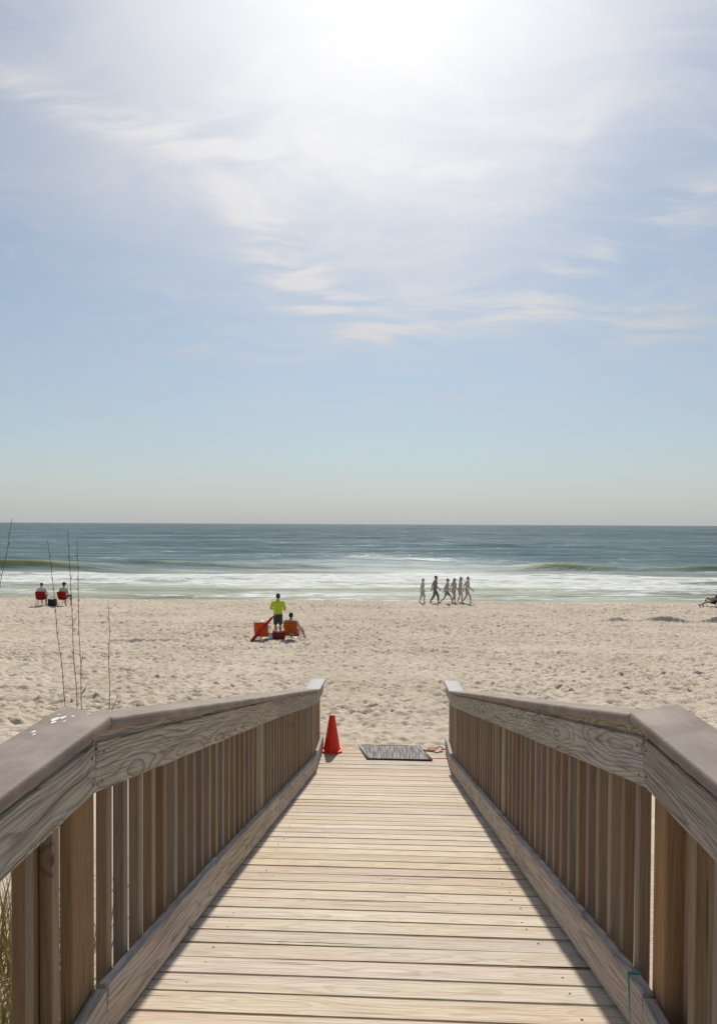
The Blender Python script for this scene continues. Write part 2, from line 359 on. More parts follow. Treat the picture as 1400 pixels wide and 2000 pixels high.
beach = link('sand_beach', grid_mesh('sand_beach', GX, GY, GZ), m); beach['kind'] = 'structure'
def gz(x, y): return float(sand_z(np.array([x]), np.array([y]))[0])

# ------------------------------------------------------------------ sea
SEA = -4.25
ys = np.concatenate([graded(46.2, 125, lambda y: .22+.004*(y-46)), 126*np.exp(np.linspace(0, math.log(30000/126), 230))])
us = np.concatenate([np.linspace(-1.6, -1, 14)[:-1], np.linspace(-1, 1, 330), np.linspace(1, 1.6, 14)[1:]])
U, SY = np.meshgrid(us, ys, indexing='xy'); SX = U*(.62*SY+6)
def fbm1(x, seeds):
    s = 0
    for i, (f, a) in enumerate(seeds): s = s+a*np.sin(x*f+i*2.17+1.3)
    return s
wv = np.zeros_like(SX)
for i in range(14):
    L_ = 3.2*1.32**i*.6; th = rng.normal(-1.57, .28); A = .011*L_**.75 if L_ < 25 else .12
    kx, ky = math.cos(th)*2*math.pi/L_, math.sin(th)*2*math.pi/L_
    fade = np.clip(L_*8/np.maximum(SY*.02*10, 1), 0, 1)
    wv += A*fade*np.sin(kx*SX+ky*SY+rng.uniform(0, 6.28))*(.6+.4*np.sin(SX*.05+i))
shal = np.clip((SY-50)/45, 0.12, 1); wv *= shal*np.clip(1.2-SY/4000, .0, 1)
# breakers: crest line, amplitude window along the shore
def breaker(yc, amp, wid):
    t = (SY-yc)/wid
    return amp*np.where(t < 0, np.exp(-(t/.42)**2), np.exp(-(t/1.15)**2))
sm = lambda a, lo, hi: (lambda t: t*t*(3-2*t))(np.clip((a-lo)/(hi-lo), 0, 1))
ycL = 85+1.2*np.sin(SX*.11); ycR = 87.5+1.5*np.sin(SX*.09+1)+.06*(SX-25)
aL = sm(-SX, 33, 47); aR = sm(SX, 8, 20)*(.75+.25*np.sin(SX*.35)); aM = sm(SX, -33, -16)*sm(-SX, -14, 2)
br = breaker(ycL, .85*aL, 3.2)+breaker(ycR, .78*aR, 3.0)+breaker(93+2*np.sin(SX*.07), .35, 4.)*(1-aL)*(1-aR)
br += breaker(70+1.5*np.sin(SX*.13+2), .22, 1.6)*(.6+.4*np.sin(SX*.21)) + breaker(60+1.2*np.sin(SX*.17), .14, 1.2) + breaker(108+3*np.sin(SX*.05+.7), .42, 5)*(.5+.5*np.sin(SX*.06+2)) + breaker(135+4*np.sin(SX*.04), .45, 7)*(.5+.5*np.sin(SX*.045+.4))
SZ = SEA+wv+br
# foam cover (0..1), attribute on the mesh
front = 80.5+2.0*np.sin(SX*.10+.5)+1.1*np.sin(SX*.31)
edge = sm(-SY, -front-1.0, -front+1.6)*1.0
gap_mid = sm(SX, -30, -22)*sm(-SX, 8, 14)         # quieter water between the breakers
foam = edge*(sm(SY, 61, 68)*.72+.33*sm(SY, 50.0, 55)+.36)*(1-.35*gap_mid*sm(SY, 60, 70))
foam = np.clip(foam - .22*np.exp(-((SY-66)/3.)**2)*(.5+.5*np.sin(SX*.13)) - .15*sm(SX, -27, -20)*sm(-SX, 11, 18)*np.exp(-((SY-58)/7.)**2), 0, 1)
lip = np.exp(-((SY-ycR+2.6)/1.1)**2)*aR*.9+np.exp(-((SY-ycL+3.6)/1.3)**2)*aL*.9+np.exp(-((SY-74+2*np.sin(SX*.1))/1.3)**2)*.45
foam = np.clip(foam*.96+lip*.85, 0, 1)
sme = grid_mesh('sea', SX, SY, SZ)
at_ = sme.attributes.new('foam', 'FLOAT', 'POINT'); at_.data.foreach_set('value', foam.ravel().astype(np.float32))
at2 = sme.attributes.new('crest', 'FLOAT', 'POINT'); at2.data.foreach_set('value', np.clip(br/.7, 0, 1).ravel().astype(np.float32))
m, k = mat('sea_water')
g = k.n('ShaderNodeNewGeometry').outputs['Position']; X_, Y_, Z_ = k.xyz(g)
fo = k.n('ShaderNodeAttribute', attribute_name='foam').outputs['Fac']; cr = k.n('ShaderNodeAttribute', attribute_name='crest').outputs['Fac']
q1 = k.noise(k.v('MULTIPLY', g, (.13, .75, 0)), 1., 6, .68, .9)
q2 = k.noise(k.v('MULTIPLY', g, (.6, 2.2, 0)), 1., 5, .65, .5)
q3 = k.noise(k.v('MULTIPLY', g, (3., 7., 0)), 1., 3, .6)
ft = k.m('ADD', k.m('MULTIPLY', q1, .62), k.m('ADD', k.m('MULTIPLY', q2, .28), k.m('MULTIPLY', q3, .10)))
lf = k.noise(k.v('MULTIPLY', g, (.035, .16, 0)), 1., 3, .55)
th = k.m('SUBTRACT', k.m('MULTIPLY_ADD', lf, .34, .55), k.m('MULTIPLY', fo, .30))
fm = k.rng(k.m('SUBTRACT', ft, th), -.025, .075, 0, 1, True)
fm = k.m('MULTIPLY', fm, k.rng(fo, .0, .12))
deep, mid, shal_ = (.036, .090, .130), (.085, .155, .168), (.315, .335, .265)
c = k.mix(k.rng(Y_, 95, 420), mid, deep)
c = k.mix(k.rng(k.m('ADD', Y_, k.m('MULTIPLY', q1, 16.)), 72, 106, 1, 0, True), c, shal_)
c = k.mix(k.m('MULTIPLY', k.rng(cr, .25, .8), k.rng(Y_, 100, 92)), c, (.17, .20, .085))
pch = k.noise(k.v('MULTIPLY', g, (.006, .03, 0)), 1., 4, .6)

pc2 = k.noise(k.v('MULTIPLY', g, (.05, .22, 0)), 1., 4, .65)
pc3 = k.noise(k.v('MULTIPLY', g, (.16, .8, 0)), 1., 4, .65)
chop = k.m('ADD', k.m('MULTIPLY', pch, .36), k.m('ADD', k.m('MULTIPLY', pc2, .40), k.m('MULTIPLY', pc3, .24)))
chop = k.rng(chop, .39, .61, .42, 1.30)
c = k.v('SCALE', c, None, chop)
c = k.mix(k.m('MULTIPLY', fm, k.rng(q2, .36, .56, .35, 1.)), c, (.78, .775, .74))
b1 = k.noise(k.v('MULTIPLY', g, (1.5, 3.2, 0)), 1., 4, .65, .3); b2 = k.noise(k.v('MULTIPLY', g, (.12, .35, 0)), 1., 4, .6, .3); b3 = k.noise(k.v('MULTIPLY', g, (.02, .07, 0)), 1., 4, .6)
far = k.rng(Y_, 80, 600)
hgt = k.m('ADD', k.m('ADD', k.m('MULTIPLY', b1, .30), k.m('MULTIPLY', b2, 1.1)), k.m('MULTIPLY', b3, 2.5))
# body colour of the water below a wave-roughened reflecting surface (facets hide one another, so less than a mirror's share)
nb_ = k.bump(hgt, .75, .42)
df = k.n('ShaderNodeBsdfDiffuse'); k.put(df.inputs[0], c); k.put(df.inputs['Normal'], k.bump(k.m('ADD', q2, q3), .5, .25))
gl = k.n('ShaderNodeBsdfGlossy'); k.put(gl.inputs['Roughness'], k.rng(Y_, 75, 130, .40, .075)); k.put(gl.inputs['Normal'], nb_)
fr = k.n('ShaderNodeFresnel'); k.put(fr.inputs[0], 1.33); k.put(fr.inputs[1], nb_)
mx = k.n('ShaderNodeMixShader'); k.put(mx.inputs[0], k.m('MULTIPLY', k.m('MULTIPLY', fr.outputs[0], chop), k.m('MULTIPLY', k.m('MULTIPLY_ADD', fm, -.5, .62), k.rng(Y_, 62, 125, .18, 1.))))
k.t.links.new(df.outputs[0], mx.inputs[1]); k.t.links.new(gl.outputs[0], mx.inputs[2])
# scattered ripple patches that catch the sun
rp = k.m('ADD', k.m('MULTIPLY', k.noise(k.v('MULTIPLY', g, (.35, .32, 0)), 1., 3, .7), .55), k.m('MULTIPLY', pc2, .45))
rp = k.m('MULTIPLY', k.rng(rp, .575, .66), k.rng(Y_, 84, 110))
gl2 = k.n('ShaderNodeBsdfGlossy'); k.put(gl2.inputs['Roughness'], .24)
mx2 = k.n('ShaderNodeMixShader'); k.put(mx2.inputs[0], k.m('MULTIPLY', rp, .6))
k.t.links.new(mx.outputs[0], mx2.inputs[1]); k.t.links.new(gl2.outputs[0], mx2.inputs[2])
om = k.n('ShaderNodeOutputMaterial'); k.t.links.new(mx2.outputs[0], om.inputs[0])
sea = link('sea', sme, m); sea['kind'] = 'structure'

# ------------------------------------------------------------------ boardwalk deck
B1, B2, E_, S1, S2 = 2.045, 7.95, 8.9, .2279, .0269
DECK = -.022                                        # walking surface below the reference line of the kerb boards
def zd(y):
    z = 0
    if y > B1: z -= S1*(min(y, B2)-B1)
    if y > B2: z -= S2*(y-B2)
    return z
deck = tag(empty('boardwalk', (0, 1.9, DECK)), 'sun-bleached wooden plank ramp descending from the dune to the beach', 'boardwalk')
PITCH = .1445
edge_ = 2.144-8*PITCH; n = 0
plank_me = []
for v_ in range(4):
    bm = bmesh.new(); bmesh.ops.create_cube(bm, size=1)
    bmesh.ops.subdivide_edges(bm, edges=[e for e in bm.edges if abs(e.verts[0].co.x-e.verts[1].co.x) > .5], cuts=9)
    for v in bm.verts:
        xw = v.co.x*1.80
        v.co = Vector((xw, v.co.y*.1425 + .0012*math.sin(xw*3.1+v_*2)*(1 if v.co.y > 0 else -.6), v.co.z*.036 + .0012*math.sin(xw*2.3+v_)))
    sharp = [e for e in bm.edges if len(e.link_faces) == 2 and e.calc_face_angle() > .9]
    bmesh.ops.bevel(bm, geom=sharp, offset=.004, segments=2, affect='EDGES')
    me = bpy.data.meshes.new('plank'); bm.to_mesh(me); bm.free(); me.materials.append(M_deck); plank_me.append(me)
nail_me = mesh('nail', *(lambda b: (b.v, b.f))(MB().tube([(0, 0, -.01), (0, 0, .001)], .0048, 8))); nail_me.materials.append(M_nail)
y = edge_
while y < E_-.01:
    yc = y+PITCH/2
    s = 0 if yc < B1-.03 else (S1 if yc < B2 else S2)
    o = bpy.data.objects.new('plank', plank_me[n % 4]); C.objects.link(o); o.parent = deck
    wy = (random.uniform(.970, 1.0) if s == S1 else random.uniform(.955, .99))
    o.location = (random.uniform(-.012, .012), yc-1.9, zd(yc)-.018/math.cos(math.atan(s))+random.uniform(-.0016, .0016))
    o.rotation_euler = (-math.atan(s)+random.uniform(-.006, .006), random.uniform(-.0012, .0012), random.uniform(-.0013, .0013) + (math.pi if random.random() < .5 else 0)); o.rotation_mode = 'ZYX'
    o.scale = (1, wy, 1)
    for xs in (-.66+random.uniform(-.02, .02), .66+random.uniform(-.02, .02)):
        nl = bpy.data.objects.new('nail', nail_me); C.objects.link(nl); nl.parent = o; nl.location = (xs, random.uniform(-.04, .04), .0178)
    y += PITCH; n += 1
def slanted(name, X0, X1, prof, m_, parent, pl=(0, 0, 0)):
    """board of constant x-width following (y, ztop, zbot) stations"""
    b = MB(); vs_ = []
    for (yy, zt_, zb) in prof: vs_ += [(X0-pl[0], yy-pl[1], zb-pl[2]), (X1-pl[0], yy-pl[1], zb-pl[2]), (X1-pl[0], yy-pl[1], zt_-pl[2]), (X0-pl[0], yy-pl[1], zt_-pl[2])]
    fs = []
    for i in range(len(prof)-1):
        a = i*4; c_ = a+4
        for j in range(4): j2 = (j+1) % 4; fs.append((a+j, c_+j, c_+j2, a+j2))
    fs.append((0, 1, 2, 3)); e4 = (len(prof)-1)*4; fs.append((e4+3, e4+2, e4+1, e4))
    return link(name, mesh(name, vs_, fs), m_, parent)
for xs in (-.70, -.02, .66):
    slanted('stringer', xs, xs+.04, [(y_, zd(y_)+DECK-.044, zd(y_)+DECK-.044-.18) for y_ in (.95, B1, B2, 8.85)], M_pick, deck, (0, 1.9, DECK))

# ------------------------------------------------------------------ railings
def board(name, p0, p1, wid, thick, m_, parent, org, side, bev=.004, seg=1):
    """board from p0 to p1 (centre line), wid vertical-ish, thick along side"""
    p0, p1 = Vector(p0), Vector(p1); L_ = (p1-p0).length; ax = (p1-p0)/L_
    bm = bmesh.new(); bmesh.ops.create_cube(bm, size=1)
    bmesh.ops.subdivide_edges(bm, edges=[e for e in bm.edges if abs(e.verts[0].co.x-e.verts[1].co.x) > .5], cuts=max(3, int(L_*14)))
    for v in bm.verts:
        inn = 1. if abs(v.co.x) < .499 else .3
        v.co = Vector((v.co.x*L_, v.co.y*wid+inn*random.uniform(-.0013, .0013), v.co.z*thick+inn*random.uniform(-.0008, .0008)))
    bmesh.ops.bevel(bm, geom=[e for e in bm.edges if len(e.link_faces) == 2 and e.calc_face_angle() > .9], offset=bev, segments=seg, affect='EDGES', profile=.6)
    me = bpy.data.meshes.new(name); bm.to_mesh(me); bm.free(); me.materials.append(m_)
    sd = Vector(side); sd = (sd-ax*sd.dot(ax)).normalized(); upv = sd.cross(ax)
    o = bpy.data.objects.new(name, me); C.objects.link(o); o.parent = parent
    mm = Matrix((ax, upv, sd)).transposed().to_4x4(); mm.translation = (p0+p1)/2-Vector(org)
    o.matrix_local = mm; return o
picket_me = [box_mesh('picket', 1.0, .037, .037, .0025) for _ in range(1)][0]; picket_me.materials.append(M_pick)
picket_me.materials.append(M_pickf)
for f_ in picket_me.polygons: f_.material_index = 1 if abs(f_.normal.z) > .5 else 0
def railing(sg, label, b1):
    org = (sg*.83, 1.9, 0)
    rail = tag(empty('wooden_railing', org), label, 'railing')
    xi = sg*.780                                  # inner face of kerb and rail boards
    far = 8.72
    hc = lambda y_: np.interp(y_, [0, b1, B2, far], [.985, .977, .9455, .912])
    # --- cap boards (flat, 2x8)
    st = [.55, b1, B2, far]
    xin, xout = xi-sg*.032, xi+sg*.152
    for i in range(3):
        y0, y1 = st[i], st[i+1]
        mc = M_cap if i < 2 else M_capgrey
        z0, z1 = zd(y0)+hc(y0), zd(y1)+hc(y1)
        if i == 0: z0 = zd(y1)+hc(y1)-.022
        xm = (xin+xout)/2; g_ = .0015
        p0 = Vector((xm, y0, z0-.018)); p1 = Vector((xm, y1, z1-.018)); ax = (p1-p0).normalized()
        p0 += ax*g_; p1 -= ax*g_
        L_ = (p1-p0).length
        bm = bmesh.new(); bmesh.ops.create_cube(bm, size=1)
        cutn = 12
        bmesh.ops.subdivide_edges(bm, edges=[e for e in bm.edges if abs(e.verts[0].co.x-e.verts[1].co.x) > .5], cuts=cutn)
        for v in bm.verts:
            t = v.co.x
            sh_ = v.co.y*(sg)*(-1)          # outer side of the cap reaches further down the ramp: mitred joint
            mit = (.03+.10*(sh_+.5))*((t > .49) if i == 0 else (t < -.49) if i == 1 else 0)
            v.co = Vector((t*L_+mit, v.co.y*.184, v.co.z*.034+ (.0016*math.sin(t*9+sg) if i == 1 else 0)))
        sh = [e for e in bm.edges if len(e.link_faces) == 2 and e.calc_face_angle() > .9]
        bmesh.ops.bevel(bm, geom=sh, offset=.009, segments=3, affect='EDGES', profile=.5)
        me = bpy.data.meshes.new('cap_board'); bm.to_mesh(me); bm.free(); me.materials.append(mc)
        me.polygons.foreach_set('use_smooth', [True]*len(me.polygons))
        o = bpy.data.objects.new('cap_board', me); C.objects.link(o); o.parent = rail
        sd = Vector((1, 0, 0)); sd = (sd-ax*sd.dot(ax)).normalized(); nz = ax.cross(-sd)
        mm = Matrix((ax, -sd, nz)).transposed().to_4x4(); mm.translation = (p0+p1)/2-Vector(org); o.matrix_local = mm
        if i == 0 and sg < 0:                     # white bird-dropping splashes on the near cap
            for (a, b_, r_) in ((.985, .050, .013), (.965, .040, .008), (1.0, .035, .010), (1.01, .012, .006), (.975, .015, .005), (.905, .052, .008), (.89, .040, .006), (1.03, -.02, .005), (1.02, .06, .004)):
                r_ *= .75; bb = MB(); q = [(r_*(1+.4*math.sin(j*2.1+a*40))*math.cos(j*.628)*1.7, r_*(1+.3*math.cos(j*1.7+b_*90))*math.sin(j*.628), .0) for j in range(10)]
                bb.v = [Vector(v) for v in q]; bb.f = [tuple(range(10))]
                s_ = bb.build('splash', M_splash, o, False); s_.location = (a*L_-L_/2, b_, .0178)
    # --- long rail boards (2x6 on edge) and the filler strip between them and the cap
    def rail_top(y_): return zd(y_)+np.interp(y_, [0, b1, B2, far], [.905, .905, .902, .872])
    xf = xi+sg*.019
    pcs = [(.6, b1-.002), (b1+.002, 5.15), (5.154, B2-.002), (B2+.002, far)]
    if sg > 0: pcs = [(.6, b1-.002), (b1+.002, 4.35), (4.354, B2-.002), (B2+.002, far)]
    for (y0, y1) in pcs:
        t0, t1 = rail_top(y0), rail_top(y1)
        if y0 < 1: t0 = t1-.018
        o = board('rail_board', (xf, y0, t0-.070), (xf, y1, t1-.070), .140, .036, M_rail if y1 < B2+.1 else M_curb, rail, org, (-sg, 0, 0))
        hl = (y1-y0)/2*1.01
        for (ax_, ay_) in ((-hl+.022, .04), (-hl+.026, -.042), (hl-.03, .035), (hl-.024, -.04)):
            nl = bpy.data.objects.new('nail', nail_me); C.objects.link(nl); nl.parent = o; nl.location = (ax_, ay_, .0178)
    for (y0, y1) in ((.6, b1-.003), (b1+.003, B2-.003), (B2+.003, far)):
        t0, t1 = zd(y0)+hc(y0)-.037, zd(y1)+hc(y1)-.037
        if y0 < 1: t0 = t1-.02
        board('filler_strip', (xi+sg*.026, y0, t0-.055), (xi+sg*.026, y1, t1-.055), .108, .030, M_rail, rail, org, (-sg, 0, 0), .003)
    # --- kerb boards along the deck edge
    kb = 1.955 if sg < 0 else 2.045
    kp = [(.7, b1-.002), (b1+.002, 2.62), (2.624, 3.35), (3.354, 5.9), (5.904, B2-.002), (B2+.002, 8.80)] if sg < 0 else [(.7, kb-.05), (kb-.046, kb+.06), (kb+.066, 4.0), (4.004, 4.55), (4.554, B2-.002), (B2+.002, 8.80)]
    if sg < 0: kp = [(.7, kb-.002), (kb+.002, 3.33), (3.334, 5.2), (5.204, B2-.002), (B2+.002, 8.80)]
    for i, (y0, y1) in enumerate(kp):
        dz_ = random.uniform(-.003, .003); dx_ = random.uniform(-.002, .002)
        tz0, tz1 = zd(y0), zd(y1)
        if y1 <= b1+.07 and y0 >= b1-.1: tz0 = zd(y0); tz1 = zd(y1)
        o = board('kerb_board', (xf+dx_, y0, tz0+.084+dz_), (xf+dx_, y1, tz1+.084+dz_), .150, .038, M_curb, rail, org, (-sg, 0, 0), .006, 2)
        if sg > 0 and i == 2:
            L_ = o.dimensions.x
            tl = link('painted_end', box_mesh('painted_end', .010, .153, .041, .002), M_teal, o); tl.location = (-L_/2+.004, 0, 0)
    # --- pickets
    def pick(yy, me=None, wx=1., thick=1., xo=0., mat_=None, nm='picket', low=-.12):
        zt_ = rail_top(yy)-.012; zb = zd(yy)+low
        o = bpy.data.objects.new(nm, me or picket_me); C.objects.link(o); o.parent = rail
        o.rotation_euler = (random.uniform(-.012, .012), -math.pi/2, random.uniform(-.006, .006)*0)
        o.rotation_euler = (0, -math.pi/2+random.uniform(-.003, .003), 0)
        o.scale = (zt_-zb, thick, wx)
        o.location = (sg*(.8205+.0185*wx+xo)-org[0], yy+.0185*thick+random.uniform(-.003, .003)-org[1], (zt_+zb)/2)
        return o
    y_ = 2.052 if sg < 0 else 2.152
    yA = (1.82, 1.962) if sg < 0 else (1.950, 2.037)
    while y_ < 8.62:
        if not (4.58 < y_ < 4.72) and not (B2-.12 < y_ < B2+.02): pick(y_)
        y_ += .134
    for q_ in ((yA[0]-.107, yA[0]-.238) if sg < 0 else (1.765, 1.631)): pick(q_)
    # wide stile at the bend, with a post behind it
    def post(name, y0, y1, x0, x1, z0, z1, m_):
        me = box_mesh(name, z1-z0, y1-y0, abs(x1-x0), .004); me.materials.append(m_)
        o = bpy.data.objects.new(name, me); C.objects.link(o); o.parent = rail
        o.rotation_euler = (0, -math.pi/2, 0); o.location = ((x0+x1)/2-org[0], (y0+y1)/2-org[1], (z0+z1)/2); return o
    post('stile', yA[0], yA[1], sg*.8205, sg*(.8575 if sg < 0 else .889), -.25, rail_top(yA[0])-.012, M_post)
    post('post', yA[0]-(.145 if sg < 0 else .10), yA[0]-(.056 if sg < 0 else .011), sg*(.861 if sg < 0 else .868), sg*(.902 if sg < 0 else .957), -1.2, rail_top(yA[0])-.02, M_post)
    post('post', 4.62, 4.709, sg*.8205, sg*.9095, zd(4.66)-1.0, rail_top(4.66)-.02, M_green)
    post('post', B2-.05, B2+.039, sg*.8205, sg*.9095, zd(B2)-.9, rail_top(B2)-.015, M_green)
    post('end_post', 8.61, 8.70, sg*.8205, sg*.9095, zd(8.7)-.7, rail_top(8.7)-.015, M_post)
    # closed panel boards of the last bay
    yy = B2+.055
    while yy < 8.56:
        post('panel_board', yy, yy+.088, sg*.8205, sg*.850, zd(yy)-.1, rail_top(yy)-.02, M_post); yy += .0905
    return rail
railing(-1, 'weathered wooden railing left of the ramp, bird-splashed cap board, beside the red cone', 1.885)
railing(1, 'weathered wooden railing right of the ramp, kerb board with a teal painted end', 2.02)

# ------------------------------------------------------------------ traffic cone, mat, sandals
cone = tag(empty('traffic_cone', (-.668, 8.74, zd(8.74)+DECK)), 'small red traffic cone on the decking by the left railing end', 'traffic cone')
bm = bmesh.new(); bmesh.ops.create_cube(bm, size=1)
for v in bm.verts: v.co = Vector((v.co.x*.265, v.co.y*.265, v.co.z*.026+.014))
bmesh.ops.bevel(bm, geom=[e for e in bm.edges if abs((e.verts[0].co-e.verts[1].co).z) > .01], offset=.035, segments=3, affect='EDGES')
me = bpy.data.meshes.new('base'); bm.to_mesh(me); bm.free(); link('base', me, M_red, cone)
b = MB(); b.tube([(0, 0, .022), (0, 0, .032), (0, 0, .045), (0, 0, .45), (0, 0, .458), (0, 0, .458), (0, 0, .43)], [.118, .112, .104, .036, .034, .026, .024], 28); b.build('cone_body', M_red, cone)
b = MB(); b.tube([(0, 0, .432), (0, 0, .446)], [.0405, .039], 28); b.build('collar', M_red, cone)
m, k = mat('woven_mat'); o = k.n('ShaderNodeTexCoord').outputs['Object']; x, y, z = k.xyz(o)
s1 = k.noise(k.comb(k.m('MULTIPLY', x, 62), k.m('MULTIPLY', y, 3), 0), 1., 2, .6); s2 = k.noise(k.comb(k.m('MULTIPLY', x, 24), k.m('MULTIPLY', y, 4), 3), 1., 2, .6); fl = k.noise(o, 170, 2)
c = k.mix(k.rng(s1, .44, .60), (.13, .13, .133), (.43, .39, .345)); c = k.mix(k.m('MULTIPLY', k.rng(s2, .45, .62), .55), c, (.28, .25, .26))
c = k.mix(k.rng(y, .20, .30, 0, .35), c, (.5, .44, .36))
k.bsdf(c, .9, k.bump(k.m('ADD', s1, fl), .8, .006), spec=.1); M_mat = m
matr = tag(empty('door_mat', (.125, 8.69, zd(8.69)+DECK+.003)), 'dark streaky woven doormat lying at the foot of the ramp', 'doormat')
matr.rotation_euler = (-math.atan(S2), 0, .0)
bm = bmesh.new(); bmesh.ops.create_grid(bm, x_segments=24, y_segments=14, size=.5)
for v in bm.verts: v.co = Vector((v.co.x*.80, v.co.y*.56, .010+.002*math.sin(v.co.x*17)*math.cos(v.co.y*11)))
r_ = bmesh.ops.extrude_face_region(bm, geom=bm.faces[:])
for v in [g_ for g_ in r_['geom'] if isinstance(g_, bmesh.types.BMVert)]: v.co.z -= .008
bmesh.ops.recalc_face_normals(bm, faces=bm.faces[:])
me = bpy.data.meshes.new('pile'); bm.to_mesh(me); bm.free(); link('pile', me, M_mat, matr)
M_matedge = flat('mat_binding', (.035, .033, .036), .85, .15)
M_matpale = flat('mat_pale_binding', (.42, .37, .33), .85, .15)
for (a, b_, m_) in (((-.40, -.28), (.40, -.28), M_matedge), ((-.40, .28), (.40, .28), M_matedge), ((-.40, -.28), (-.40, .28), M_matedge), ((.40, -.28), (.40, .28), M_matedge)):
    MB().tube([(a[0], a[1], .0085), (b_[0], b_[1], .0085)], [(.007, .006)]*2, 8).build('binding', m_, matr)
for xx in (-.378, .378): MB().tube([(xx, -.27, .0105), (xx, .27, .0105)], [(.009, .005)]*2, 6).build('piping', M_matpale, matr)
for ch_ in matr.children:                              # the mat was kicked askew: its far end lies further left
    for v in ch_.data.vertices: v.co.x -= .24*v.co.y
M_sole = flat('coral_foam_sole', (.50, .20, .14), .7, .1); M_pinks = flat('pale_pink_sole', (.55, .38, .33), .7, .1); M_strap = flat('black_strap', (.02, .02, .02), .5)
def sandal(x, y, rz, ms, label, strap=M_strap):
    t = tag(empty('flip_flop', (x, y, zd(y)+DECK+.002), rz), label, 'flip-flop', 'flip-flops at the foot of the ramp')
    pr = [(-.12, .028), (-.10, .034), (-.04, .031), (.02, .036), (.07, .045), (.11, .036), (.128, .018)]
    vs_ = []; nn = len(pr)
    for zz in (0, .016):
        vs_ += [(-w_, yy, zz) for yy, w_ in pr]+[(w_, yy, zz) for yy, w_ in reversed(pr)]
    f_ = [tuple(reversed(range(2*nn))), tuple(range(2*nn, 4*nn))]+[(i, (i+1) % (2*nn), (i+1) % (2*nn)+2*nn, i+2*nn) for i in range(2*nn)]
    link('sole', mesh('sole', vs_, f_), ms, t)
    for s_ in (-1, 1): MB().tube([(0, .085, .014), (s_*.022, .05, .03), (s_*.036, .0, .027), (s_*.033, -.035, .014)], .006, 6).build('strap', strap, t)
sandal(.635, 8.81, 1.35, M_sole, 'coral flip-flop lying flat beside the doormat, farther from the right kerb', M_pinks)
sandal(.715, 8.84, -.5, M_pinks, 'pale pink flip-flop with a black strap against the right kerb')

# ------------------------------------------------------------------ people
def ellipse_body(j, scale=1.):
    """continuous body from joints; dict of Vectors, returns MB"""
    b = MB(); side = (j['shR']-j['shL']).normalized()
    pel, ch, nk, hd = j['pelvis'], j['chest'], j['neck'], j['head']
    wst = pel.lerp(ch, .5)
    b.tube([pel+(pel-wst)*.38, pel+(pel-wst)*.15, pel, wst, ch, ch.lerp(nk, .55), ch.lerp(nk, .85), nk], [(.11, .09), (.155, .115), (.168, .12), (.138, .10), (.168, .115), (.165, .10), (.09, .075), (.055, .055)], 12, tuple(side))
    hax = (hd-nk).normalized(); b.tube([nk-hax*.03, nk.lerp(hd, .6)], [.056, .052], 8)
    fwd = j.get('face', Vector((0, 1, 0)))
    b.ball(hd, (.076, .097, .118), 14, 9, tuple(side), tuple(hax))
    b.tube([hd+fwd*.085+hax*.015, hd+fwd*.112-hax*.028], [(.010, .010), (.017, .014)], 6)      # nose
    b.ball(hd+fwd*.06-hax*.085, (.045, .04, .03), 8, 5)                                        # jaw
    b.ball(hd+fwd*.092-hax*.062, (.022, .01, .007), 6, 4, tuple(side))                         # lips
    for s_ in (-1, 1):
        b.ball(hd+side*(s_*.078)-fwd*.005, (.012, .022, .034), 6, 5)                           # ears
        b.ball(hd+side*(s_*.032)+fwd*.083+hax*.018, (.014, .008, .010), 6, 4)                  # eyes
    for S in 'LR':
        sh, el, wr = j['sh'+S], j['el'+S], j['wr'+S]
        b.tube([ch.lerp(sh, .5)+Vector((0, 0, .02)), sh, sh.lerp(el, .35), el, el.lerp(wr, .3), wr], [.06, .058, .050, .039, .040, .027], 8)
        ax = (wr-el).normalized(); pal = wr+ax*.085
        wd = side if abs(ax.dot(side)) < .8 else Vector((0, 0, 1)); wd = (fwd - ax*fwd.dot(ax)); wd = wd.normalized() if wd.length > .2 else side
        crl = ax.cross(wd).normalized(); crl = crl if crl.dot(side)*(1 if S == 'L' else -1) > 0 else -crl
        b.tube([wr-ax*.01, wr+ax*.035, pal], [(.027, .020), (.039, .017), (.040, .016)], 8, tuple(wd))
        for q, (o_, l_) in enumerate(((-.030, .062), (-.010, .074), (.010, .080), (.029, .070))):
            p0 = pal-ax*.012+wd*o_; p1 = p0+ax*l_*.55+crl*.008+wd*o_*.15; p2 = p1+ax*l_*.38+crl*.026
            b.tube([p0, p1, p2], [.0105, .010, .0085], 6)
        t0 = wr+ax*.028+wd*.030; b.tube([t0, t0+ax*.03+wd*.03, t0+ax*.062+wd*.034+crl*.01], [.013, .012, .009], 6)
        hp, kn, an, to = j['hip'+S], j['kn'+S], j['an'+S], j['to'+S]
        b.tube([hp.lerp(pel, .25), hp, hp.lerp(kn, .35), kn, kn.lerp(an, .3), kn.lerp(an, .7), an], [.085, .088, .076, .054, .056, .040, .033], 9)
        fd = (to-an); hl = an - Vector((fd.x, fd.y, 0)).normalized()*.045+Vector((0, 0, -.045))
        b.tube([hl, an+Vector((0, 0, -.04)), an.lerp(to, .6)+Vector((0, 0, -.012)), to], [(.03, .028), (.036, .036), (.043, .026), (.034, .015)], 8)
    return b
def remeshed(o, vox=.011, it=3):
    r_ = o.modifiers.new('remesh', 'REMESH'); r_.mode = 'VOXEL'; r_.voxel_size = vox; r_.use_smooth_shade = True
    s_ = o.modifiers.new('smooth', 'SMOOTH'); s_.factor = .5; s_.iterations = it
_skin = {}
def skin(c): 
    if c not in _skin: _skin[c] = flat('skin_%d' % len(_skin), c, .55, .08, 30)
    return _skin[c]
_cl = {}
def cloth(c):
    if c not in _cl: _cl[c] = flat('cloth_%d' % len(_cl), c, .85, .14, 22, .003)
    return _cl[c]
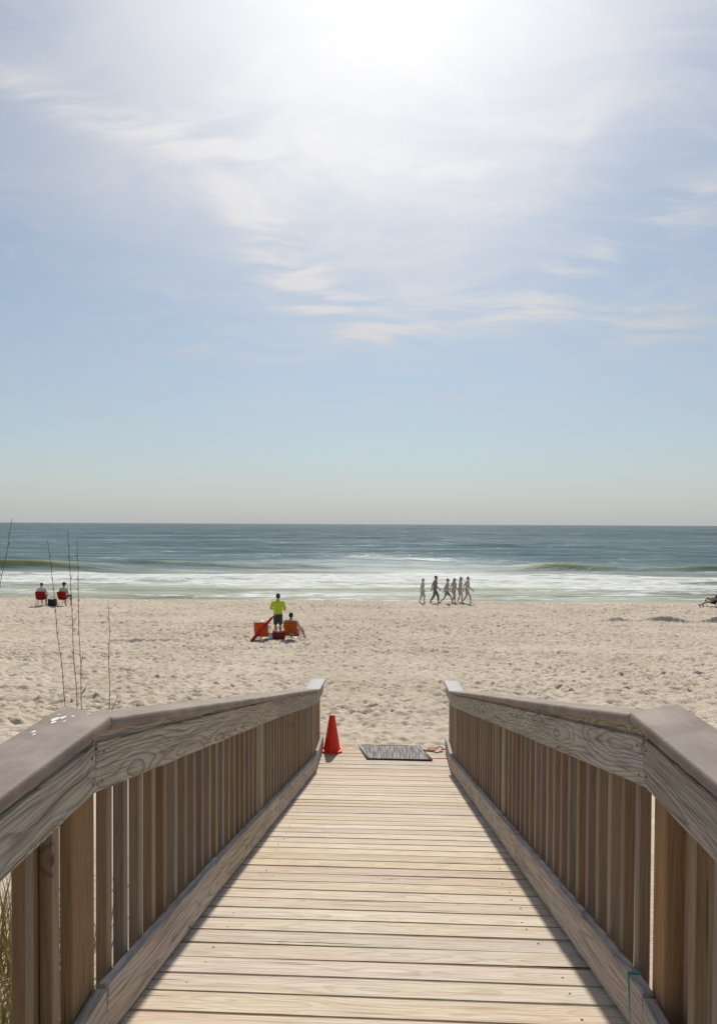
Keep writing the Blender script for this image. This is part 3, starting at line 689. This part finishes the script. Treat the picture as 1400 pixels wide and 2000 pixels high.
def person(label, loc, rz, j, sk, hair, shirt=None, shorts=None, sleeve=.55, legc=.5, group=None, longhair=0., hat=None, sc=1.):
    t = tag(empty('person', loc, rz), label, 'person', group); t.scale = (sc,)*3
    j = {a: Vector(v) for a, v in j.items()}
    body = ellipse_body(j).build('body', skin(sk), t); remeshed(body)
    side = (j['shR']-j['shL']).normalized(); pel, ch, nk, hd = j['pelvis'], j['chest'], j['neck'], j['head']; wst = pel.lerp(ch, .5); fwd = j.get('face', Vector((0, 1, 0)))
    hax = (hd-nk).normalized()
    hb = MB(); hb.ball(hd+hax*.022-fwd*.022, (.086, .098, .112), 14, 9, tuple(side), tuple(hax))
    if longhair: hb.tube([hd-fwd*.05, hd-fwd*.075-hax*.10, hd-fwd*.07-hax*(.12+longhair)], [(.08, .05), (.08, .04), (.05, .02)], 10, tuple(side))
    hb.build('hair', cloth(hair), t)
    if hat:
        MB().tube([hd+hax*.05, hd+hax*.075, hd+hax*.10, hd+hax*.15, hd+hax*.16], [.15, .145, .098, .085, .04], 16).build('hat', cloth(hat), t)
    if shirt:
        b = MB(); b.tube([pel-(wst-pel)*.05, pel+(wst-pel)*.2, wst, ch, ch.lerp(nk, .55), ch.lerp(nk, .88)], [(.188, .142), (.182, .135), (.165, .125), (.188, .135), (.182, .118), (.105, .088)], 14, tuple(side))
        for S in 'LR':
            sh, el, wr = j['sh'+S], j['el'+S], j['wr'+S]
            e_ = sh.lerp(el, min(sleeve, 1)) if sleeve <= 1 else el
            pts = [ch.lerp(sh, .5)+Vector((0, 0, .015)), sh, e_]; rr = [.075, .072, .062]
            if sleeve > 1: pts.append(el.lerp(wr, sleeve-1)); rr.append(.045)
            b.tube(pts, rr, 9)
        o = b.build('shirt', cloth(shirt), t); remeshed(o, .016, 3)
    if shorts:
        b = MB(); b.tube([pel+(wst-pel)*.25, pel, pel-(wst-pel)*.35], [(.175, .13), (.182, .135), (.165, .125)], 14, tuple(side))
        for S in 'LR':
            hp, kn, an = j['hip'+S], j['kn'+S], j['an'+S]
            pts = [hp.lerp(pel, .25), hp, hp.lerp(kn, min(legc, 1))]; rr = [.10, .102, .088]
            if legc > 1: pts.append(kn.lerp(an, legc-1)); rr.append(.058)
            b.tube(pts, rr, 9)
        o = b.build('shorts' if legc < 1.2 else 'trousers', cloth(shorts), t); remeshed(o, .016, 3)
    return t
V = Vector
def stand(stride=0., swing=.0, lean=0.):
    """walking pose along +Y; stride metres between the feet"""
    h = .90-.10*stride*stride; s = stride/2
    j = dict(pelvis=V((0, 0, h+.02)), chest=V((0, .02+lean, h+.36)), neck=V((0, .03+lean*1.3, h+.57)), head=V((0, .05+lean*1.5, h+.70)), face=V((0, 1, 0)))
    for S, sg, f_ in (('L', -1, 1), ('R', 1, -1)):
        j['sh'+S] = V((sg*.19, .02+lean*1.2, h+.49)); sw = -f_*swing
        j['el'+S] = V((sg*.235, -.03+sw*.5, h+.22)); j['wr'+S] = V((sg*.235, .05+sw*1.15, h-.01+abs(sw)*.12))
        j['hip'+S] = V((sg*.09, 0, h-.03)); fy = f_*s
        lift = .07*stride if f_ < 0 else 0.
        j['kn'+S] = V((sg*.10, fy*.5+.05+(.06*stride if f_ > 0 else .05*stride), h*.53)); j['an'+S] = V((sg*.10, fy-.02, .075+lift)); j['to'+S] = V((sg*.115, fy+.15, .018+(lift*.3)))
    return j
def sit(seat, back=.25, knee=.45, foot=.62, spread=.14, arm=0., armz=.22):
    """sitting on a seat at height seat, feet forward"""
    pz = seat+.125; j = dict(pelvis=V((0, 0, pz)), chest=V((0, -.36*math.sin(back), pz+.36*math.cos(back))))
    j['neck'] = V((0, -.57*math.sin(back)*.95, pz+.57*math.cos(back))); j['head'] = j['neck']+V((0, .035, .13)); j['face'] = V((0, 1, 0))
    for S, sg in (('L', -1), ('R', 1)):
        j['sh'+S] = V((sg*.19, -.48*math.sin(back), pz+.48*math.cos(back)))
        j['el'+S] = V((sg*(.27+arm), -.08, pz+armz)); j['wr'+S] = V((sg*(.27+arm*.8), .16, pz+armz-.015))
        j['hip'+S] = V((sg*.095, .02, pz-.01)); j['kn'+S] = V((sg*spread, knee, max(pz+.06+(foot < .62)*.0, .0)))
        th = .43; dy = foot-knee
        j['an'+S] = V((sg*spread, foot, .075)); j['to'+S] = V((sg*(spread+.03), foot+.17, .02))
    return j

# --- beach chairs
def low_chair(name, label, loc, rz, cols, tube=M_metal):
    t = tag(empty(name, loc, rz), label, 'beach chair', 'low beach chairs')
    fb = fabric('chair_fabric_'+str(len(bpy.data.materials)), cols, 5.2, 2)
    # back: from seat rear up and rearwards (towards -Y), fabric slightly sagging
    bt, bb_ = V((0, -.34, .76)), V((0, -.02, .17))
    def sheet(p0, p1, w_, sag, nrm, n=8):
        vs_ = []; fs = []
        for l_ in (0, .008):
            for i in range(n+1):
                for q in range(7):
                    u_ = q/6-.5; t_ = i/n
                    vs_.append(p0.lerp(p1, t_)+V((u_*w_, 0, 0))+nrm*(-sag*(1-(2*u_)**2)*math.sin(math.pi*min(max(t_, .05), .95))+l_))
        K = (n+1)*7
        for i in range(n):
            for q in range(6):
                a = i*7+q; fs.append((a, a+1, a+8, a+7)); fs.append((K+a+7, K+a+8, K+a+1, K+a))
        rim = [q for q in range(7)]+[i*7+6 for i in range(1, n+1)]+[n*7+q for q in range(5, -1, -1)]+[i*7 for i in range(n-1, 0, -1)]
        for i in range(len(rim)): a, b2 = rim[i], rim[(i+1) % len(rim)]; fs.append((b2, a, a+K, b2+K))
        return mesh('panel', vs_, fs)
    bn = (bt-bb_).cross(V((1, 0, 0))).normalized()
    link('backrest', sheet(bb_, bt, .50, .03, bn), fb, t, smooth=True)
    link('seat', sheet(V((0, .0, .18)), V((0, .44, .235)), .50, .04, V((0, 0, 1))), fb, t, smooth=True)
    for s_ in (-1, 1):
        x = s_*.265
        MB().tube([(x, .015, .15), (x, -.36, .80), (x*.9, -.375, .825)], .0125, 8).build('back_frame', tube, t)
        MB().tube([(x, -.03, .185), (x, .46, .245)], .0125, 8).build('seat_frame', tube, t)
        MB().tube([(x, .42, .24), (x, .45, .04), (x, .44, .0)], .0125, 8).build('leg', tube, t)
        MB().tube([(x, .0, .17), (x, -.20, .02), (x, -.22, .0)], .0125, 8).build('leg', tube, t)
        MB().tube([(x*1.06, -.20, .46), (x*1.12, .10, .46), (x*1.1, .34, .43)], [(.026, .012)]*3, 8, (1, 0, 0)).build('armrest', M_arm, t)
        MB().tube([(x*1.08, .28, .44), (x*1.02, .36, .235)], .011, 8).build('arm_strut', tube, t)
    MB().tube([(-.265, -.365, .815), (.265, -.365, .815)], .0125, 8).build('top_bar', tube, t)
    MB().tube([(-.265, .44, .012), (.265, .44, .012)], .0125, 8).build('foot_bar', tube, t)
    MB().tube([(-.265, -.21, .012), (.265, -.21, .012)], .0125, 8).build('foot_bar', tube, t)
    return t
M_arm = flat('pale_wood_armrest', (.45, .33, .2), .6)
def camp_chair(label, loc, rz, col):
    t = tag(empty('folding_chair', loc, rz), label, 'folding chair', 'red folding chairs')
    fb = fabric('chair_fabric_'+str(len(bpy.data.materials)), [col])
    bm = bmesh.new(); bmesh.ops.create_cube(bm, size=1); bmesh.ops.subdivide_edges(bm, edges=bm.edges[:], cuts=4, use_grid_fill=True)
    for v in bm.verts: v.co = V((v.co.x*.52, -.20-.14*(v.co.z+.5)+v.co.y*.012-.05*(1-(2*v.co.x)**2)*.8, .42+(v.co.z+.5)*.46-.03*(2*v.co.x)**2*(v.co.z > .4)))
    me = bpy.data.meshes.new('backrest'); bm.to_mesh(me); bm.free(); link('backrest', me, fb, t, smooth=True)
    bm = bmesh.new(); bmesh.ops.create_cube(bm, size=1); bmesh.ops.subdivide_edges(bm, edges=bm.edges[:], cuts=4, use_grid_fill=True)
    for v in bm.verts: v.co = V((v.co.x*.50, v.co.y*.46+.02, .43+v.co.y*.06+v.co.z*.012-.035*(1-(2*v.co.x)**2)))
    me = bpy.data.meshes.new('seat'); bm.to_mesh(me); bm.free(); link('seat', me, fb, t, smooth=True)
    for s_ in (-1, 1):
        x = s_*.27
        MB().tube([(x, -.36, .89), (x, -.20, .42), (x, -.26, .0)], .011, 8).build('leg', M_dark, t)
        MB().tube([(x, .26, .64), (x, .24, .0)], .011, 8).build('leg', M_dark, t)
        MB().tube([(x, -.25, .0), (x, .25, .43)], .009, 8).build('brace', M_dark, t)
        MB().tube([(x, -.27, .63), (x, .28, .645)], [(.028, .011)]*2, 8, (1, 0, 0)).build('armrest', fb, t)
    MB().tube([(-.27, -.24, .05), (.27, .22, .40)], .008, 6).build('brace', M_dark, t)
    MB().tube([(.27, -.24, .05), (-.27, .22, .40)], .008, 6).build('brace', M_dark, t)
    return t
GREY = (.30, .285, .27); SK1, SK2, SK3 = (.46, .27, .18), (.38, .21, .135), (.52, .34, .25)
# left couple by the water
def P(x, y): return (x, y, gz(x, y))
def settle(x, y, pts):
    return (x, y, max(gz(x+a, y+b) for a, b in pts)-.02)
CH = ((-.27, -.26), (.27, -.26), (-.27, .24), (.27, .24)); LC = ((-.265, -.21), (.265, -.21), (-.265, .44), (.265, .44))
l1 = settle(-20.6, 40.1, CH); camp_chair('red folding chair leftmost on the beach, its sitter in a white top', l1, .18, (.42, .018, .022))
l2 = settle(-19.45, 40.55, CH); camp_chair('red folding chair right of the black bag, its sitter in a beige shirt', l2, -.12, (.50, .018, .022))
person('seated person in a white and maroon top in the leftmost red folding chair', l1, .18, sit(.44, .12, .42, .44, .12, .02, .20), SK1, (.11, .07, .055), (.62, .55, .53), (.10, .03, .04), sleeve=1.2, legc=.9)
j = sit(.44, .10, .42, .40, .20, .03, .12); j['wrL'] = V((-.42, .12, .42)); j['elL'] = V((-.36, -.02, .60))
person('seated person in a beige shirt and dark hat, right of the black bag', l2, -.12, j, SK3, (.05, .04, .035), (.50, .46, .38), (.16, .07, .06), sleeve=.8, legc=.9, hat=(.05, .045, .04))
M_bag = flat('black_nylon', (.008, .008, .010), .6, .3, 14, .01)
def tote(label, loc, rz, m_, sx_=.36, sy_=.24, sz_=.38):
    t = tag(empty('tote_bag', loc, rz), label, 'bag')
    bm = bmesh.new(); bmesh.ops.create_cube(bm, size=1); bmesh.ops.subdivide_edges(bm, edges=bm.edges[:], cuts=5, use_grid_fill=True)
    for v in bm.verts:
        x, y, z = v.co; bl = 1+.16*math.cos(z*2.4)-.05*(z > .3)
        v.co = V((x*sx_*bl+.012*math.sin(y*9+z*7), y*sy_*bl*(1-.35*(z > .4))+.01*math.sin(x*8), (z+.5)*sz_-(.04*(1-4*x*x) if z > .4 else 0)))
    bmesh.ops.bevel(bm, geom=[e for e in bm.edges if e.calc_face_angle(0) > .8], offset=.02, segments=2, affect='EDGES')
    me = bpy.data.meshes.new('sack'); bm.to_mesh(me); bm.free(); link('sack', me, m_, t, smooth=True)
    for s_ in (-1, 1): MB().tube([(-.09, s_*.05, sz_-.05), (-.07, s_*.07, sz_+.07), (0, s_*.075, sz_+.10), (.07, s_*.07, sz_+.07), (.09, s_*.05, sz_-.05)], .01, 6).build('handle', m_, t)
    return t
tote('black bag on the sand between the two red folding chairs', settle(-19.98, 40.15, ((0, 0), (.1, .1), (-.1, -.1))), .2, M_bag, .40, .28, .46)
# orange group
OR = [(.62, .10, .012), (.72, .19, .025), (.58, .075, .012), (.50, .22, .08)]
c1 = settle(-4.80, 26.2, LC); low_chair('low_beach_chair', 'empty orange low beach chair with the red umbrella leaning across it', c1, .06, OR)
c2 = settle(-3.64, 26.3, LC); low_chair('low_beach_chair', 'orange low beach chair with a dark-haired sitter, right of the red bag', c2, -.10, OR)
j = sit(.20, .42, .40, .58, .17, .05, .20)
for S in 'LR': j['kn'+S].z = .43
j['knR'] = V((.30, .36, .42)); j['anR'] = V((.36, .56, .075)); j['toR'] = V((.40, .72, .02))
person('dark-haired person sitting in the orange beach chair', c2, -.10, j, SK2, (.035, .022, .016), (.30, .12, .05), (.42, .40, .40), sleeve=.4, legc=.85)
# closed red umbrella leaning on the empty chair
um = tag(empty('closed_umbrella', (c1[0]-.30, c1[1]-.62, gz(c1[0]-.30, c1[1]-.62)+.02)), 'long closed red beach umbrella leaning diagonally over the empty orange chair', 'umbrella')
a, b_ = V((0, 0, .02)), V((.86, .22, 1.02))
M_umb = flat('crimson_canvas', (.38, .012, .018), .75, .2, 18, .004)
MB().tube([a.lerp(b_, t_) for t_ in (.0, .04, .25, .55, .85, .95)], [.03, .06, .068, .062, .05, .02], 12).build('folded_canopy', M_umb, um)
MB().tube([a.lerp(b_, .93), a.lerp(b_, 1.05)], .016, 8).build('pole', M_metal, um)
MB().tube([a.lerp(b_, .60), a.lerp(b_, .63)], .066, 12).build('tie_band', cloth((.18, .01, .015)), um)
M_maroon = flat('maroon_canvas', (.20, .018, .014), .8, .25, 15, .006)
tote('maroon red beach bag between the two orange chairs', settle(-4.19, 26.45, ((0, 0), (.1, .1), (-.1, -.1))), .1, M_maroon, .42, .28, .40)
j = stand(.12, .04)
j['wrL'] = V((-.12, .22, 1.12)); j['elL'] = V((-.29, .03, 1.10)); j['wrR'] = V((.14, .22, 1.08)); j['elR'] = V((.29, .02, 1.09))
person('standing person in a lime green shirt and dark shorts behind the orange chairs', P(-4.42, 27.7), .05, j, SK1, (.045, .035, .03), (.48, .62, .04), (.045, .05, .055), sleeve=.9, legc=.95, sc=1.03)
M_mesh = flat('pale_blue_bottle', (.45, .5, .58), .3, .1)
bt_ = tag(empty('water_bottle', settle(-4.43, 26.2, ((0, 0),))), 'pale bottle standing beside the empty orange chair', 'bottle')
MB().tube([(0, 0, 0), (0, 0, .02), (0, 0, .20), (0, 0, .24), (0, 0, .26)], [.045, .05, .05, .03, .022], 14).build('bottle_body', M_mesh, bt_)
MB().tube([(0, 0, .255), (0, 0, .295)], [.026, .026], 12).build('bottle_cap', M_strap, bt_)
# walkers at the water's edge
WK = [(2.24, 44.3, .30, 'pale grey walker at the water, leftmost of the strolling group', (.58, .56, .54), (.50, .48, .46), .93, (.35, .32, .30), .5, 1.5),
      (3.05, 44.2, .55, 'darkest walker at the water, charcoal clothes, second of the strolling group from the left', (.20, .20, .19), (.16, .16, .15), 1.04, (.08, .07, .06), .9, 1.9),
      (3.80, 44.1, .80, 'striding walker in mid-grey top, third from the left at the water', (.42, .41, .39), (.24, .235, .23), 1.0, (.20, .17, .15), .4, .6),
      (4.28, 44.45, .35, 'walker in mauve-grey clothes, fourth from the left at the water', (.50, .45, .45), (.42, .38, .38), .96, (.26, .22, .2), .7, 1.1),
      (4.70, 44.6, .25, 'walker in light grey-green clothes, second from the right at the water', (.54, .54, .49), (.46, .46, .42), 1.0, (.32, .29, .26), .4, .75),
      (5.10, 44.2, .62, 'walker in light grey top, rightmost of the strolling group at the water', (.54, .52, .50), (.40, .38, .36), 1.03, (.28, .25, .22), .8, .5)]
for n_, (x, y, sd_, lb, sh, sr, sc_, hr, sv, lc_) in enumerate(WK):
    j = stand(sd_, .10+.14*sd_, .02)
    person(lb, (x, y, gz(x, y)-.015), -math.pi/2+(-.35, .1, -.1, .45, -.25, .2)[n_], j, ((.50, .36, .28), (.30, .19, .13), (.46, .33, .26), (.40, .28, .21), (.50, .38, .30), (.44, .31, .24))[n_], hr, sh, sr, sleeve=sv, legc=lc_, group='people strolling along the water', sc=sc_, longhair=(.16 if n_ in (3, 4) else 0))
# sunbather at the right edge: low navy chair seen from the side, facing left
m, k = mat('navy_striped_fabric'); o = k.n('ShaderNodeTexCoord').outputs['Object']; z = k.xyz(o)[2]
q = k.m('FRACT', k.m('MULTIPLY', z, 5.)); c = k.mix(k.m('LESS_THAN', q, .16), (.012, .022, .05), (.10, .13, .19)); k.bsdf(c, .8, spec=.2); M_navy = m
c3 = settle(20.25, 43.35, ((-.44, -.26), (-.44, .26), (.2, -.26), (.2, .26)))
lch = low_chair('low_beach_chair', 'navy striped low beach chair at the right edge, turned to face left', c3, math.pi/2-.25, [(.02, .03, .06), (.02, .03, .06)])
for ch_ in lch.children:
    if ch_.name.startswith(('backrest', 'seat')) and 'frame' not in ch_.name: ch_.data.materials[0] = M_navy
j = sit(.19, .5, .42, .80, .12, .03, .20)
for S in 'LR': j['kn'+S].z = .40
j['knR'] = V((.12, .38, .52)); j['anR'] = V((.12, .62, .10)); j['toR'] = V((.14, .78, .03)); j['knL'] = V((-.12, .46, .30)); j['anL'] = V((-.13, .86, .10)); j['toL'] = V((-.15, .97, .18))
person('tanned sunbather in navy reclining in the striped chair at the right edge', c3, math.pi/2-.25, j, (.30, .15, .11), (.05, .05, .035), (.02, .025, .05), (.05, .025, .04), sleeve=.3, legc=.35)

# ------------------------------------------------------------------ sea oats and dune grass
m, k = mat('dry_stem'); o = k.n('ShaderNodeTexCoord').outputs['Object']; k.bsdf(k.mix(k.noise(o, 12, 3), (.10, .07, .045), (.21, .16, .10)), .8, spec=.2); M_stem = m
m, k = mat('dry_grass'); o = k.n('ShaderNodeTexCoord').outputs['Object']; k.bsdf(k.mix(k.noise(o, 9, 3), (.26, .24, .09), (.50, .40, .19)), .75, spec=.2); M_grass = m
def blade(b, p0, dirv, length, wid, droop, n=7):
    d0 = V(dirv).normalized(); sd = d0.cross(V((0, 0, 1))); sd = sd.normalized() if sd.length > .05 else V((1, 0, 0)); i0 = len(b.v); p = V(p0); th = 0
    for i in range(n+1):
        t_ = i/n; w_ = wid*(1-t_)**.7+.0006
        b.v += [p-sd*w_, p+sd*w_]
        d_ = (d0+V((d0.x, d0.y, -1.))*droop*t_*t_).normalized(); p = p+d_*(length/n)
    for i in range(n): a = i0+2*i; b.f.append((a, a+1, a+3, a+2))
def stem(par, base, tip, bow, r=.0034, twigs=(), whisk=0):
    base, tip = V(base), V(tip); pts = [base.lerp(tip, t_)+V(bow)*math.sin(math.pi*t_)+V((random.uniform(-.005, .005), 0, 0))*(t_ > .05) for t_ in np.linspace(0, 1, 15)]
    b = MB().tube(pts, [r*(1-.62*t_) for t_ in np.linspace(0, 1, 15)], 6); b.build('stem', M_stem, par)
    nb = MB()
    for t_ in np.linspace(.12, .96, whisk):                     # short alternate spikelets and leaf scars along the stalk
        i = min(int(t_*14), 13); p = pts[i].lerp(pts[i+1], t_*14-i); s_ = random.choice((-1, 1)); l_ = random.uniform(.012, .03)
        ax = (pts[i+1]-pts[i]).normalized()
        nb.tube([p, p+V((s_*l_*.45, 0, 0))+ax*l_*.8], [.0022, .0008], 4)
    if nb.v: nb.build('spikelets', M_stem, par)['kind'] = 'stuff'
    for (t_, dx_, dz_) in twigs:
        i = int(t_*14); p = pts[i]
        MB().tube([p, p+V((dx_*.55, 0, dz_*.35)), p+V((dx_, 0, dz_))], [.0022, .0017, .0008], 5).build('twig', M_stem, par)
def gzs(x, y): return float(base_z(np.array([x]), np.array([y]))[0])
def oats(label, x, y, stems, leaves):
    t = tag(empty('sea_oats', (x, y, gz(x, y)-.02)), label, 'beach grass'); zb = t.location.z
    for (bx, tx, ty, tz, bow, tw, wh) in stems: stem(t, (bx, 0, 0), (tx-x, ty-y, tz-zb), bow, .0034, tw, wh)
    b = MB()
    for i in range(leaves):
        a = random.uniform(0, 6.28); blade(b, (random.uniform(-.04, .04), random.uniform(-.04, .04), 0), (math.cos(a)*.35, math.sin(a)*.35, 1), random.uniform(.45, .8), .004, random.uniform(.5, 1.1))
    if leaves: b.build('leaves', M_grass, t, False)
    return t
TW = ((.60, .035, .05), (.66, .03, .06), (.70, .028, .035), (.74, .012, .06))
oats('tall bare sea oats with three leaning stalks behind the left railing', -1.60, 3.6,
     [(-.02, -1.785, 3.6, 1.43, (.03, 0, 0), (), 34), (.0, -1.68, 3.6, 1.485, (.02, 0, 0), ((.80, .02, .04),), 36), (.02, -1.63, 3.6, 1.43, (.012, 0, 0), TW, 34)], 16)
oats('short single sea oats stalk right of the three tall stalks', -1.47, 3.6, [(0, -1.45, 3.6, 1.085, (.004, 0, 0), ((.72, .05, .10), (.70, -.04, .03)), 26)], 10)
oats('single sea oats stalk leaning in at the left edge of the view', -2.34, 3.55, [(0, -1.95, 3.55, 1.545, (-.01, 0, 0), (), 34)], 8)
def clump(label, x, y, nbl, rad, h):
    b = MB()
    for i in range(nbl):
        a = random.uniform(0, 6.28); r_ = rad*random.random()**.6; px, py = r_*math.cos(a), r_*math.sin(a)
        z = gzs(x+px, y+py)-gzs(x, y)
        blade(b, (px, py, z-.01), (math.cos(a)*.5*random.random()+random.uniform(-.3, .3), math.sin(a)*.5*random.random()+random.uniform(-.3, .3), 1), h*random.uniform(.5, 1.1), random.uniform(.0022, .0045), random.uniform(.3, 1.4), 6)
    o = b.build('dune_grass', M_grass, None, False, (x, y, gz(x, y)-.01)); tag(o, label, 'beach grass', 'dune grass beside the ramp'); return o
clump('dry golden dune grass clump outside the left railing near the bottom corner', -1.86, 3.22, 700, .36, .5)
